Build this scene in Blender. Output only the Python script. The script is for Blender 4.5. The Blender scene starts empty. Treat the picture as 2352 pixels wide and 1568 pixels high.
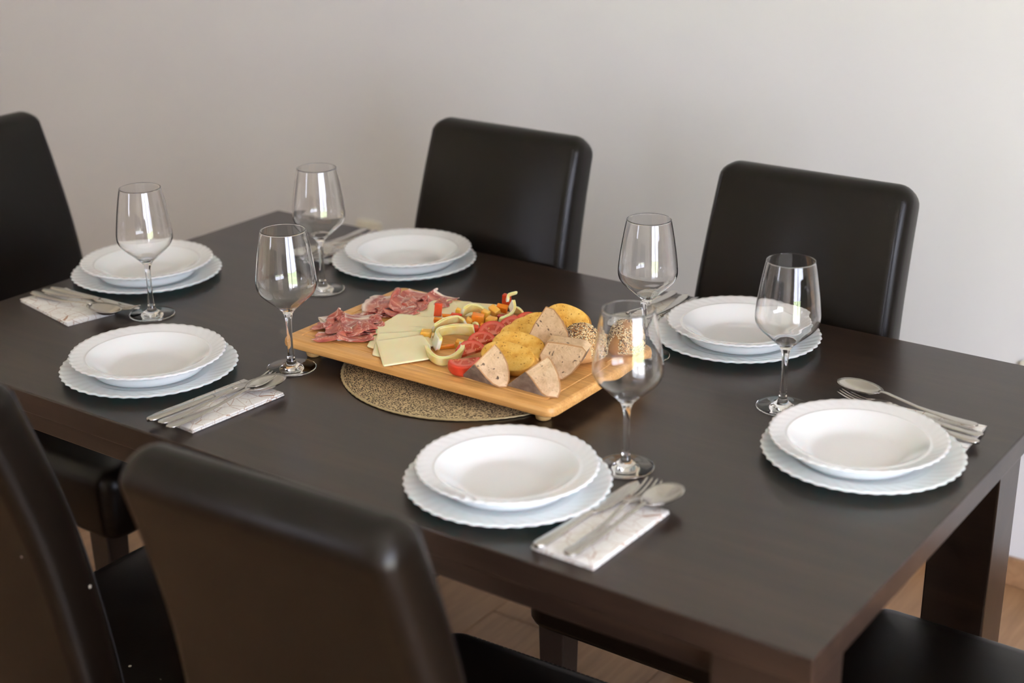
import bpy, bmesh, math, random
from mathutils import Vector, Matrix, noise
random.seed(7)
sc = bpy.context.scene
C = sc.collection
PI = math.pi
T = 0.75                                    # height of the table top

# ------------------------------------------------------------------ camera, sky, windows, exposure
PITCH, YAW, ROLL = 0.363633648, -0.619456036, -0.00819586989
def cam_axes():
    cp, sp, cy, sy = math.cos(PITCH), math.sin(PITCH), math.cos(YAW), math.sin(YAW)
    fw = Vector((cp*sy, cp*cy, -sp)); rt = Vector((cy, -sy, 0)); up = rt.cross(fw)
    c, s = math.cos(ROLL), math.sin(ROLL)
    return c*rt + s*up, -s*rt + c*up, fw
R_, U_, F_ = cam_axes()
cd = bpy.data.cameras.new('camera'); co = bpy.data.objects.new('camera', cd); C.objects.link(co)
cd.sensor_fit = 'HORIZONTAL'; cd.sensor_width = 36.0; cd.lens = 3457.18/2352*36
CAM = Vector((0.508641561, -1.22956689, 0.837393848 + T))
co.matrix_world = Matrix(((R_.x, U_.x, -F_.x, CAM.x), (R_.y, U_.y, -F_.y, CAM.y), (R_.z, U_.z, -F_.z, CAM.z), (0, 0, 0, 1)))
cd.clip_start = 0.02
cd.dof.use_dof = True; cd.dof.focus_distance = 2.23; cd.dof.aperture_fstop = 2.7
sc.camera = co
sc.cycles.max_bounces = 20; sc.cycles.transmission_bounces = 18; sc.cycles.glossy_bounces = 6

SKY = 14.0
w = bpy.data.worlds.new('sky'); sc.world = w; w.use_nodes = True
bg = w.node_tree.nodes['Background']; bg.inputs[0].default_value = (0.87, 0.915, 1.10, 1); bg.inputs[1].default_value = SKY
sc.view_settings.view_transform = 'Standard'; sc.view_settings.look = 'None'
sc.view_settings.exposure = 0.10; sc.view_settings.gamma = 1.0; sc.view_settings.use_curve_mapping = False

sl = bpy.data.lights.new('sun', 'SUN'); sl.energy = 330.0; sl.angle = .01; sl.color = (1.0, .965, 1.0)       # falls on the terrace outside, not into the room
so = bpy.data.objects.new('sun', sl); so.rotation_euler = Vector((.5, -.35, -.8)).to_track_quat('-Z', 'Y').to_euler(); so.location = (-4, 5, 8); C.objects.link(so)
RX0, RX1, RY0, RY1, RH = -3.75, 2.4, -3.4, 1.6, 2.6        # the room
DOOR = (-2.5, 0.1, 0.02, 2.35)                              # glass door in the right-hand wall: y0, y1, z0, z1
WIN = (-2.5, -2.0, 0.9, 2.35)                               # window in the wall behind: x0, x1, z0, z1
def portal(loc, rot, sx, sy):
    l = bpy.data.lights.new('window_portal', 'AREA'); l.shape = 'RECTANGLE'; l.size = sx; l.size_y = sy
    l.cycles.is_portal = True
    o = bpy.data.objects.new('window_portal', l); o.location = loc; o.rotation_euler = rot; C.objects.link(o)
portal((RX1+.05, (DOOR[0]+DOOR[1])/2, (DOOR[2]+DOOR[3])/2), (0, PI/2, 0), DOOR[3]-DOOR[2], DOOR[1]-DOOR[0])
portal(((WIN[0]+WIN[1])/2, RY0-.05, (WIN[2]+WIN[3])/2), (PI/2, 0, 0), WIN[1]-WIN[0], WIN[3]-WIN[2])

# ------------------------------------------------------------------ helpers
def tag(o, label=None, cat=None, group=None, kind=None):
    if label: o['label'] = label
    if cat: o['category'] = cat
    if group: o['group'] = group
    if kind: o['kind'] = kind
    return o
def empty(name, loc=(0, 0, 0), rz=0):
    o = bpy.data.objects.new(name, None); C.objects.link(o); o.location = loc; o.rotation_euler = (0, 0, rz)
    o.empty_display_size = 0.03
    return o
def link(name, me, parent=None, loc=None, rot=None):
    o = bpy.data.objects.new(name, me); C.objects.link(o); o.parent = parent
    if loc is not None: o.location = loc
    if rot is not None: o.rotation_euler = rot
    return o
def mesh(name, verts, faces, mats, smooth=True, fix=True):
    me = bpy.data.meshes.new(name); me.from_pydata([tuple(v) for v in verts], [], [tuple(f) for f in faces])
    for m in (mats if isinstance(mats, (list, tuple)) else [mats]): me.materials.append(m)
    if fix:
        b = bmesh.new(); b.from_mesh(me); bmesh.ops.recalc_face_normals(b, faces=b.faces); b.to_mesh(me); b.free()
    if smooth: me.polygons.foreach_set('use_smooth', [True]*len(me.polygons))
    me.update()
    return me
def obj(name, verts, faces, mats, parent=None, smooth=True, loc=None, rot=None, fix=True):
    return link(name, mesh(name, verts, faces, mats, smooth, fix), parent, loc, rot)
def copy_tree(o, parent=None):
    c = o.copy(); C.objects.link(c); c.parent = parent
    for ch in list(o.children): copy_tree(ch, c)
    return c
def box_geo(x0, x1, y0, y1, z0, z1, bev=0.0):
    if bev <= 0:
        v = [(x, y, z) for x in (x0, x1) for y in (y0, y1) for z in (z0, z1)]
        return v, [(0, 1, 3, 2), (4, 6, 7, 5), (0, 4, 5, 1), (2, 3, 7, 6), (0, 2, 6, 4), (1, 5, 7, 3)]
    b = bmesh.new(); bmesh.ops.create_cube(b, size=1)
    for v in b.verts: v.co = Vector(((x0+x1)/2+v.co.x*(x1-x0), (y0+y1)/2+v.co.y*(y1-y0), (z0+z1)/2+v.co.z*(z1-z0)))
    bmesh.ops.bevel(b, geom=b.edges[:], offset=bev, segments=2, profile=.5, affect='EDGES')
    b.verts.index_update()
    r = [tuple(v.co) for v in b.verts], [[v.index for v in f.verts] for f in b.faces]
    b.free(); return r
def box(name, x0, x1, y0, y1, z0, z1, mat, parent=None, bev=0.0, smooth=False):
    v, f = box_geo(x0, x1, y0, y1, z0, z1, bev)
    return obj(name, v, f, mat, parent, smooth)
def rings_geo(rings, cap0=True, cap1=True, closed=True):
    n = len(rings[0]); v = [p for r in rings for p in r]; f = []
    for i in range(len(rings)-1):
        for j in range(n if closed else n-1):
            k = (j+1) % n
            f.append((i*n+j, i*n+k, (i+1)*n+k, (i+1)*n+j))
    if cap0: f.append(tuple(range(n))[::-1])
    if cap1: f.append(tuple(range((len(rings)-1)*n, len(rings)*n)))
    return v, f
def lathe(profile, n=64, fn=None):
    """profile: (r, z) list; r=0 closes to a pole"""
    v, f, idx = [], [], []
    for r, z in profile:
        if r < 1e-6: idx.append([len(v)]); v.append((0, 0, z))
        else:
            row = []
            for j in range(n):
                a = 2*PI*j/n; p = (r*math.cos(a), r*math.sin(a), z)
                if fn: p = fn(r, a, z)
                row.append(len(v)); v.append(p)
            idx.append(row)
    for a, b in zip(idx, idx[1:]):
        for j in range(n):
            k = (j+1) % n
            if len(a) == 1 and len(b) == 1: continue
            if len(a) == 1: f.append((a[0], b[j], b[k]))
            elif len(b) == 1: f.append((a[j], b[0], a[k]))
            else: f.append((a[j], b[j], b[k], a[k]))
    return v, f
def rrect(hx, hy, r, seg=5, cx=0, cy=0):
    pts = []
    for sx, sy, a0 in ((1, 1, 0), (-1, 1, PI/2), (-1, -1, PI), (1, -1, 3*PI/2)):
        for i in range(seg+1):
            a = a0+PI/2*i/seg
            pts.append((cx+sx*(hx-r)+r*math.cos(a), cy+sy*(hy-r)+r*math.sin(a)))
    return pts
def sweep(path, w, t, n=10, wf=None, closed_ends=True, up=Vector((0, 0, 1))):
    """elliptic sections along a 3-D path; w across, t along 'up'"""
    rings = []
    for i, p in enumerate(path):
        p = Vector(p); d = Vector(path[min(i+1, len(path)-1)])-Vector(path[max(i-1, 0)]); d.normalize()
        s = d.cross(up); s.normalize(); u = s.cross(d)
        ww = w[i] if isinstance(w, (list, tuple)) else w; tt = t[i] if isinstance(t, (list, tuple)) else t
        rings.append([p+s*(ww/2*math.cos(2*PI*j/n))+u*(tt/2*math.sin(2*PI*j/n)) for j in range(n)])
    return rings_geo(rings)
def merge(*geos):
    V, Fc = [], []
    for v, f in geos:
        o = len(V); V += [tuple(p) for p in v]; Fc += [tuple(i+o for i in q) for q in f]
    return V, Fc
def lerp(a, b, t): return a+(b-a)*t
def interp(tab, x):
    if x <= tab[0][0]: return tab[0][1]
    for (x0, y0), (x1, y1) in zip(tab, tab[1:]):
        if x <= x1:
            t = (x-x0)/(x1-x0); return lerp(y0, y1, t)
    return tab[-1][1]
def smooth_interp(tab, x):
    """Catmull-Rom through (x, y) pairs"""
    if x <= tab[0][0]: return tab[0][1]
    if x >= tab[-1][0]: return tab[-1][1]
    for i in range(len(tab)-1):
        if tab[i][0] <= x <= tab[i+1][0]:
            x0, y0 = tab[i]; x1, y1 = tab[i+1]; h = x1-x0; t = (x-x0)/h
            m0 = (tab[i+1][1]-tab[max(i-1, 0)][1])/(tab[i+1][0]-tab[max(i-1, 0)][0])*h
            j = min(i+2, len(tab)-1); m1 = (tab[j][1]-tab[i][1])/(tab[j][0]-tab[i][0])*h
            return (2*t**3-3*t*t+1)*y0+(t**3-2*t*t+t)*m0+(-2*t**3+3*t*t)*y1+(t**3-t*t)*m1
def catmull(pts, per=6):
    out = []; P = [Vector(p) for p in pts]
    for i in range(len(P)-1):
        a, b, c, d = P[max(i-1, 0)], P[i], P[i+1], P[min(i+2, len(P)-1)]
        for k in range(per):
            t = k/per
            out.append(.5*((2*b)+(c-a)*t+(2*a-5*b+4*c-d)*t*t+(3*b-a-3*c+d)*t**3))
    out.append(P[-1]); return out

# ------------------------------------------------------------------ materials
class Mat:
    def __init__(s, name, col=(.8, .8, .8), rough=.5, **kw):
        s.m = bpy.data.materials.new(name); s.m.use_nodes = True; s.nt = s.m.node_tree
        s.b = s.nt.nodes['Principled BSDF']; s.set(**{'Base Color': (*col, 1), 'Roughness': rough}); s.set(**kw)
    def set(s, **kw):
        for k, v in kw.items(): s.b.inputs[k].default_value = v
        return s
    def n(s, t, **kw):
        nd = s.nt.nodes.new(t)
        for k, v in kw.items():
            if k in nd.inputs.keys() if hasattr(nd.inputs, 'keys') else False: nd.inputs[k].default_value = v
            else: setattr(nd, k, v)
        return nd
    def l(s, a, b): s.nt.links.new(a, b)
    def coords(s, kind='Object', scale=(1, 1, 1), rot=(0, 0, 0)):
        tc = s.n('ShaderNodeTexCoord'); mp = s.n('ShaderNodeMapping')
        mp.inputs['Scale'].default_value = scale; mp.inputs['Rotation'].default_value = rot
        s.l(tc.outputs[kind], mp.inputs[0]); return mp.outputs[0]
    def noise(s, co, scale=5, detail=4, rough=.5, dist=0):
        nd = s.n('ShaderNodeTexNoise'); nd.inputs['Scale'].default_value = scale; nd.inputs['Detail'].default_value = detail
        nd.inputs['Roughness'].default_value = rough; nd.inputs['Distortion'].default_value = dist
        s.l(co, nd.inputs['Vector']); return nd.outputs['Fac']
    def voro(s, co, scale=5, feature='F1', rnd=1.0):
        nd = s.n('ShaderNodeTexVoronoi'); nd.feature = feature; nd.inputs['Scale'].default_value = scale
        nd.inputs['Randomness'].default_value = rnd
        s.l(co, nd.inputs['Vector']); return nd.outputs['Distance']
    def ramp(s, fac, stops):
        nd = s.n('ShaderNodeValToRGB'); e = nd.color_ramp.elements
        while len(e) < len(stops): e.new(.5)
        for el, (p, c) in zip(e, stops): el.position = p; el.color = (*c, 1) if len(c) == 3 else c
        s.l(fac, nd.inputs[0]); return nd.outputs[0]
    def mix(s, fac, a, b):
        nd = s.n('ShaderNodeMix'); nd.data_type = 'RGBA'
        for v, i in ((fac, 0), (a, 6), (b, 7)):
            if hasattr(v, 'links'): s.l(v, nd.inputs[i])
            else: nd.inputs[i].default_value = v if not isinstance(v, tuple) else (*v, 1)
        return nd.outputs[2]
    def math(s, op, a, b=None):
        nd = s.n('ShaderNodeMath'); nd.operation = op
        for v, i in ((a, 0), (b, 1)):
            if v is None: continue
            if hasattr(v, 'links'): s.l(v, nd.inputs[i])
            else: nd.inputs[i].default_value = v
        return nd.outputs[0]
    def color(s, sock): s.l(sock, s.b.inputs['Base Color']); return s
    def bump(s, h, strength=.3, dist=.001):
        nd = s.n('ShaderNodeBump'); nd.inputs['Strength'].default_value = strength; nd.inputs['Distance'].default_value = dist
        s.l(h, nd.inputs['Height']); s.l(nd.outputs[0], s.b.inputs['Normal']); return s

W3 = (1., 1., 1.)
def grey(a): return (a, a, a)
M = {}
m = Mat('wall_paint', (.69, .68, .665), .85); m.bump(m.noise(m.coords(), 180, 3), .12, .0006); M['wall'] = m.m
m = Mat('beige_wall_paint', (.70, .61, .51), .85); M['beige'] = m.m
M['ceiling'] = Mat('ceiling_paint', (.84, .83, .81), .9).m
M['frame'] = Mat('white_frame', (.8, .8, .8), .4).m
m = Mat('lawn', (.10, .22, .05), .9); m.color(m.ramp(m.noise(m.coords(), 3, 4), [(.3, (.08, .11, .05)), (.7, (.15, .18, .09))])); M['lawn'] = m.m
m = Mat('pale_paving', (.55, .53, .49), .9); m.color(m.ramp(m.noise(m.coords(), 4, 5), [(.3, (.48, .46, .42)), (.7, (.60, .58, .54))])); M['paving'] = m.m
m = Mat('oak_plank', (.3, .2, .12), .42)
co_ = m.coords('Object', (14, 1.2, 14)); nz = m.noise(co_, 4, 6, .6, .6)
oi = m.n('ShaderNodeObjectInfo')
c1 = m.ramp(nz, [(.25, (.23, .12, .055)), (.55, (.36, .20, .098)), (.8, (.45, .27, .14))])
m.color(m.mix(m.math('MULTIPLY', oi.outputs['Random'], .45), c1, (.17, .10, .055))); m.bump(nz, .15, .0008); M['plank'] = m.m
M['joint'] = Mat('floor_joint', (.03, .02, .012), .8).m
m = Mat('wenge_wood', (.02, .013, .01), .28, **{'Specular IOR Level': .48})
co_ = m.coords('Object', (.9, 11, 11)); nz = m.noise(co_, 2.6, 8, .6, .7); fine = m.noise(m.coords('Object', (6, 260, 260)), 2, 3)
m.color(m.mix(m.math('MULTIPLY', fine, .5), m.ramp(nz, [(.3, (.014, .0078, .0055)), (.52, (.025, .0140, .0095)), (.75, (.048, .0275, .0175))]), (.012, .0072, .0055)))
m.bump(fine, .10, .0003); M['wenge'] = m.m
def leather(name, base, specks=False):
    m = Mat(name, base, .36, **{'Specular IOR Level': .21})
    g = m.noise(m.coords(), 420, 3); g2 = m.noise(m.coords(), 9, 4)
    h = m.math('ADD', m.math('MULTIPLY', g, .25), g2)
    m.bump(h, .16, .0018)
    m.l(m.ramp(g2, [(.3, grey(.29)), (.7, grey(.33))]), m.b.inputs['Roughness'])
    if specks:
        v = m.voro(m.coords(), 38); s = m.math('LESS_THAN', v, .10); k = m.math('MULTIPLY', s, m.math('GREATER_THAN', m.noise(m.coords(), 6, 2), .53))
        m.color(m.mix(k, base, (.45, .40, .34)))
    return m.m
M['leather'] = leather('dark_leather', (.0042, .0025, .0015)); M['worn'] = leather('scuffed_leather', (.0042, .0025, .0015), True)
M['thread'] = Mat('seam_thread', (.006, .005, .006), .7).m
M['legwood'] = Mat('chair_leg_wood', (.020, .012, .009), .45).m
m = Mat('opal_glass', (.84, .86, .86), .10, **{'Subsurface Weight': .35, 'Subsurface Scale': .02, 'Coat Weight': .3, 'Coat Roughness': .05}); m.b.inputs['Subsurface Radius'].default_value = (.6, .9, 1.0); M['opal'] = m.m
m = Mat('opal_glass_blue_shade', (.76, .845, .85), .10, **{'Subsurface Weight': .4, 'Subsurface Scale': .02, 'Coat Weight': .3, 'Coat Roughness': .05}); m.b.inputs['Subsurface Radius'].default_value = (.4, .9, 1.0); M['opal2'] = m.m  # same opal as the soup plates; bluish glass tint plus teal shade in the colour
m = Mat('clear_glass', (1, 1, 1), 0.0, **{'Transmission Weight': 1.0, 'IOR': 1.5}); M['glass'] = m.m
m = Mat('brushed_steel', (.54, .515, .49), .27, **{'Metallic': 1.0}); m.bump(m.noise(m.coords('Object', (40, 900, 900)), 1, 2), .03, .0002); M['steel'] = m.m
m = Mat('printed_napkin', (.80, .775, .74), .85)
v1 = m.voro(m.coords(), 46, 'DISTANCE_TO_EDGE'); v2 = m.voro(m.coords('Object', (1, 1, .2), (0, 0, .7)), 95, 'DISTANCE_TO_EDGE', .7)
ln = m.math('MAXIMUM', m.math('LESS_THAN', v1, .013), m.math('MULTIPLY', m.math('LESS_THAN', v2, .010), .55))
m.color(m.mix(ln, (.80, .775, .735), (.42, .25, .17))); m.bump(m.noise(m.coords(), 300, 2), .1, .0005); M['napkin'] = m.m
m = Mat('bamboo', (.64, .35, .12), .42)
co_ = m.coords('Object', (2.0, 42, 42)); nz = m.noise(co_, 2.2, 5, .55, .3); fine = m.noise(m.coords('Object', (3.5, 170, 170)), 2, 4, .6)
strip = m.voro(m.coords('Object', (1.2, 46, 1)), 1.0)
m.color(m.mix(m.ramp(fine, [(.40, grey(0)), (.68, grey(.75))]), m.ramp(m.math('ADD', m.math('MULTIPLY', nz, .75), m.math('MULTIPLY', strip, .25)), [(.25, (.58, .27, .068)), (.5, (.74, .395, .125)), (.75, (.81, .465, .165))]), (.52, .24, .065)))
m.bump(fine, .12, .0004); M['bamboo'] = m.m
M['foot'] = Mat('bamboo_foot', (.60, .36, .13), .5).m
# woven gold mat: polar strands with dark gaps
m = Mat('woven_gold', (.45, .34, .18), .42, **{'Metallic': .35})
tc = m.n('ShaderNodeTexCoord'); sp = m.n('ShaderNodeSeparateXYZ'); m.l(tc.outputs['Object'], sp.inputs[0])
x, y = sp.outputs[0], sp.outputs[1]
r = m.math('SQRT', m.math('ADD', m.math('MULTIPLY', x, x), m.math('MULTIPLY', y, y))); th = m.math('ARCTAN2', y, x)
cb = m.n('ShaderNodeCombineXYZ'); m.l(m.math('MULTIPLY', r, 370.0), cb.inputs[0]); m.l(m.math('MULTIPLY', th, 34.0), cb.inputs[1])
vv = m.voro(cb.outputs[0], 1.0, 'DISTANCE_TO_EDGE', .85); gap = m.math('GREATER_THAN', vv, .115)
m.color(m.mix(gap, (.60, .455, .25), (.045, .027, .02))); m.bump(m.math('SUBTRACT', 1.0, m.math('MINIMUM', vv, .3)), .6, .0012)
m.l(m.mix(gap, (.4,)*3, (.9,)*3), m.b.inputs['Roughness']); M['mat'] = m.m
M['matrim'] = Mat('gold_braid', (.50, .39, .21), .4, **{'Metallic': .35}).m
m = Mat('cheese', (.83, .68, .40), .38, **{'Subsurface Weight': .35, 'Subsurface Scale': .006}); m.color(m.ramp(m.noise(m.coords(), 22, 3), [(.3, (.92, .735, .42)), (.7, (.95, .80, .51))])); M['cheese'] = m.m
# ham: red muscle, white fat rim and streaks (UV: u along the fold, v across)
m = Mat('cured_ham', (.5, .1, .1), .34, **{'Subsurface Weight': .25, 'Subsurface Scale': .004})
uv = m.n('ShaderNodeTexCoord'); mp = m.n('ShaderNodeMapping'); m.l(uv.outputs['UV'], mp.inputs[0])
us = m.n('ShaderNodeSeparateXYZ'); m.l(mp.outputs[0], us.inputs[0])
n1 = m.noise(mp.outputs[0], 3.2, 4, .55, .4); n2 = m.noise(mp.outputs[0], 2.6, 2, .45, 1.2); n3 = m.noise(m.coords(), 160, 3)
red = m.ramp(n1, [(.30, (.27, .038, .030)), (.5, (.43, .098, .070)), (.70, (.62, .235, .145))])
fatv = m.math('ADD', us.outputs[1], m.math('MULTIPLY', m.math('SUBTRACT', n1, .5), .38))
rim = m.ramp(fatv, [(.82, grey(0)), (.95, grey(.95))])
vein = m.ramp(m.math('ABSOLUTE', m.math('SUBTRACT', n2, .5)), [(.005, grey(.7)), (.030, grey(0))])
c0 = m.mix(vein, red, (.80, .56, .46)); c0 = m.mix(rim, c0, (.84, .68, .58)); m.color(m.mix(m.math('MULTIPLY', n3, .04), c0, (.36, .07, .06)))
m.bump(n3, .08, .0003); M['ham'] = m.m
def veg(name, c, rough=.22, sss=.35, c2=None):
    m = Mat(name, c, rough, **{'Subsurface Weight': sss, 'Subsurface Scale': .006})
    if c2: m.color(m.ramp(m.noise(m.coords(), 60, 3), [(.35, c), (.65, c2)]))
    return m.m
M['pale'] = veg('pale_pepper', (.86, .73, .25), .25, .45, (.90, .81, .44)); M['pulp'] = veg('pepper_pulp', (.86, .80, .62), .4, .4, (.90, .86, .74))
M['orange'] = veg('orange_pepper', (.80, .22, .012), c2=(.84, .30, .03)); M['amber'] = veg('amber_pepper', (.82, .42, .05), c2=(.86, .50, .10))
M['redp'] = veg('red_pepper', (.60, .060, .020), c2=(.70, .10, .03)); M['darkred'] = veg('dark_red_pepper', (.34, .028, .020))
M['tskin'] = veg('tomato_skin', (.62, .055, .022), .18, .2)
m = Mat('tomato_flesh', (.7, .12, .08), .18, **{'Subsurface Weight': .3, 'Subsurface Scale': .004})
u = m.n('ShaderNodeTexCoord'); sx = m.n('ShaderNodeSeparateXYZ'); m.l(u.outputs['UV'], sx.inputs[0])
cx = m.math('SUBTRACT', sx.outputs[0], .5); cy = m.math('SUBTRACT', sx.outputs[1], .5)
r = m.math('MULTIPLY', m.math('SQRT', m.math('ADD', m.math('MULTIPLY', cx, cx), m.math('MULTIPLY', cy, cy))), 2.0)
th = m.math('ARCTAN2', cy, cx); lob = m.math('ABSOLUTE', m.math('SINE', m.math('ADD', m.math('MULTIPLY', th, 2.5), .6)))
band = m.ramp(r, [(.22, grey(0)), (.34, grey(1)), (.66, grey(1)), (.74, grey(0))])
gel = m.math('MULTIPLY', band, m.ramp(lob, [(.25, grey(0)), (.42, grey(1))]))
wallc = m.ramp(r, [(.0, (.70, .22, .14)), (.5, (.66, .16, .10)), (.82, (.66, .13, .085)), (.93, (.58, .05, .03))])
sd = m.math('LESS_THAN', m.voro(u.outputs['UV'], 13), .27)
gc = m.mix(sd, (.48, .055, .022), (.76, .44, .16)); m.color(m.mix(gel, wallc, gc)); m.bump(m.math('MULTIPLY', gel, -1.0), .35, .0015); M['tflesh'] = m.m
m = Mat('toast_crumb', (.83, .52, .13), .75); a = m.noise(m.coords(), 55, 5, .6); b = m.voro(m.coords(), 190)
m.color(m.mix(m.math('LESS_THAN', b, .13), m.ramp(a, [(.30, (.60, .25, .025)), (.48, (.79, .43, .07)), (.68, (.87, .555, .14))]), (.38, .15, .025))); m.bump(m.math('ADD', a, m.math('MINIMUM', m.math('MULTIPLY', b, 2.0), .6)), .8, .003); M['tcrumb'] = m.m
m = Mat('toast_crust', (.55, .25, .04), .6); a = m.noise(m.coords(), 45, 4); m.color(m.ramp(a, [(.3, (.42, .16, .02)), (.6, (.62, .31, .05)), (.8, (.76, .47, .12))])); m.bump(a, .3, .001); M['tcrust'] = m.m
m = Mat('rye_crumb', (.62, .45, .30), .85); a = m.noise(m.coords(), 70, 5, .6)
wp = m.n('ShaderNodeTexNoise'); wp.inputs['Scale'].default_value = 60; m.l(m.coords(), wp.inputs['Vector'])
vm = m.n('ShaderNodeVectorMath'); vm.operation = 'MULTIPLY_ADD'; m.l(wp.outputs['Color'], vm.inputs[0]); vm.inputs[1].default_value = (.045, .045, .045); m.l(m.coords('Object', (1, .8, 1.25)), vm.inputs[2])
b = m.voro(vm.outputs[0], 150); big = m.voro(vm.outputs[0], 62)
base = m.ramp(a, [(.3, (.54, .355, .20)), (.5, (.67, .465, .28)), (.7, (.75, .545, .35))])
base = m.mix(m.ramp(b, [(.12, grey(.75)), (.24, grey(0))]), base, (.37, .22, .125)); base = m.mix(m.ramp(big, [(.15, grey(.95)), (.21, grey(0))]), base, (.12, .075, .05)); m.color(base)
m.bump(m.math('ADD', m.math('MULTIPLY', m.math('MINIMUM', big, .25), 3.0), m.math('ADD', a, b)), .35, .0016); M['rcrumb'] = m.m
m = Mat('rye_crust', (.2, .13, .09), .8); a = m.noise(m.coords(), 40, 5, .65); m.color(m.ramp(a, [(.3, (.115, .070, .045)), (.5, (.21, .145, .105)), (.68, (.33, .255, .20)), (.82, (.58, .50, .42))])); m.bump(a, .5, .0015); M['rcrust'] = m.m
M['rrim'] = Mat('rye_crust_edge', (.46, .235, .10), .75).m
m = Mat('roll_crust', (.55, .28, .09), .6); a = m.noise(m.coords(), 28, 4); m.color(m.ramp(a, [(.3, (.36, .16, .05)), (.55, (.50, .25, .085)), (.75, (.60, .34, .14))])); m.bump(a, .3, .002); M['roll'] = m.m
M['seed'] = Mat('sesame_seed', (.72, .55, .30), .5).m; M['poppy'] = Mat('poppy_seed', (.030, .030, .035), .6).m
M['socket'] = Mat('cream_plastic', (.74, .70, .58), .4).m; M['hole'] = Mat('socket_well', (.55, .52, .43), .5).m

# ------------------------------------------------------------------ the room
fl = box('floor', RX0-.1, RX1+.1, RY0-.1, RY1+.1, -.06, -.012, M['joint']); tag(fl, kind='structure')
PW, PL, GAP = .192, 1.285, .0022
row = 0; xx = RX0
while xx < RX1-.005:
    x1 = min(xx+PW, RX1); yy = RY1 - [1.285, .52, .93, .25, .70][row % 5]
    edges = [RY1]
    while yy > RY0: edges.append(yy); yy -= PL
    edges.append(RY0)
    for a, b in zip(edges, edges[1:]):
        if a-b < .02: continue
        v, f = box_geo(-(x1-xx)/2+GAP/2, (x1-xx)/2-GAP/2, -(a-b)/2+GAP/2, (a-b)/2-GAP/2, -.012, 0, .0012)
        obj('plank', v, f, M['plank'], fl, False, loc=((xx+x1)/2, (a+b)/2, 0))
    xx += PW; row += 1
tag(box('wall_back', RX0-.1, RX1+.1, RY1, RY1+.12, 0, RH, M['wall']), kind='structure')
tag(box('wall_left', RX0-.12, RX0, RY0, RY1, 0, RH, M['beige']), kind='structure')
def holed_wall(name, axis, pos, th, a0, a1, hole, mat):
    h0, h1, z0, z1 = hole; g = []
    for (p, q, r, s) in ((a0, h0, 0, RH), (h1, a1, 0, RH), (h0, h1, 0, z0), (h0, h1, z1, RH)):
        if s-r < .005 or q-p < .005: continue
        g.append(box_geo(pos, pos+th, p, q, r, s) if axis == 'x' else box_geo(p, q, pos, pos+th, r, s))
    v, f = merge(*g); return tag(obj(name, v, f, mat, smooth=False), kind='structure')
holed_wall('wall_right', 'x', RX1, .12, RY0, RY1, DOOR, M['wall'])
holed_wall('wall_front', 'y', RY0-.12, .12, RX0, RX1, WIN, M['beige'])
tag(box('ceiling', RX0-.1, RX1+.1, RY0-.1, RY1+.1, RH, RH+.1, M['ceiling']), kind='structure')
tag(box('baseboard_back', RX0, RX1, RY1-.014, RY1, 0, .062, M['plank'], bev=.003), kind='structure')
tag(box('ground', -20, 20, -20, 20, -.5, -.3, M['lawn']), kind='structure')
tag(box('terrace', RX1+.12, RX1+4.2, -4.5, 3.5, -.3, -.12, M['paving']), kind='structure')
tag(box('path', -5, RX1+.12, RY0-3.6, RY0-.12, -.3, -.12, M['paving']), kind='structure')  # unseen pale strip, added to bounce daylight up through the window
dr = tag(empty('door_1', (RX1+.03, 0, 0)), kind='structure')
y0, y1, z0, z1 = DOOR
for a, b, c, d in ((y0, y0+.07, z0, z1), (y1-.07, y1, z0, z1), (y0+.07, y1-.07, z0, z0+.09), (y0+.07, y1-.07, z1-.07, z1), ((y0+y1)/2-.06, (y0+y1)/2+.06, z0+.09, z1-.07)):
    box('frame_bar', 0, .06, a, b, c, d, M['frame'], dr)
wn = tag(empty('window_1', (0, RY0-.08, 0)), kind='structure')
x0, x1, z0, z1 = WIN
for a, b, c, d in ((x0, x0+.06, z0, z1), (x1-.06, x1, z0, z1), (x0+.06, x1-.06, z0, z0+.06), (x0+.06, x1-.06, z1-.06, z1), ((x0+x1)/2-.04, (x0+x1)/2+.04, z0+.06, z1-.06)):
    box('frame_bar', a, b, 0, .05, c, d, M['frame'], wn)
def socket(x, z, label):
    o = tag(empty('wall_socket', (x, RY1, z), 0), label, 'socket', 'wall sockets')
    rings = [[(px, y, pz) for px, pz in rrect(.041-i, .041-i, .008)] for y, i in ((0, 0), (-.008, 0), (-.0105, .003))]
    v, f = rings_geo(rings); obj('cover_plate', v, f, M['socket'], o, False)
    v, f = lathe([(0, -.001), (.0195, -.001), (.0195, .0115), (.022, .0115), (.022, .009)], 32)
    obj('plug_well', [(a, -c, b) for a, b, c in v], f, M['hole'], o)
socket(-1.955, .462, 'cream wall socket behind the table, left of the middle chair')
socket(-.235, .45, 'cream wall socket at the right edge, above the far table edge')

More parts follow.
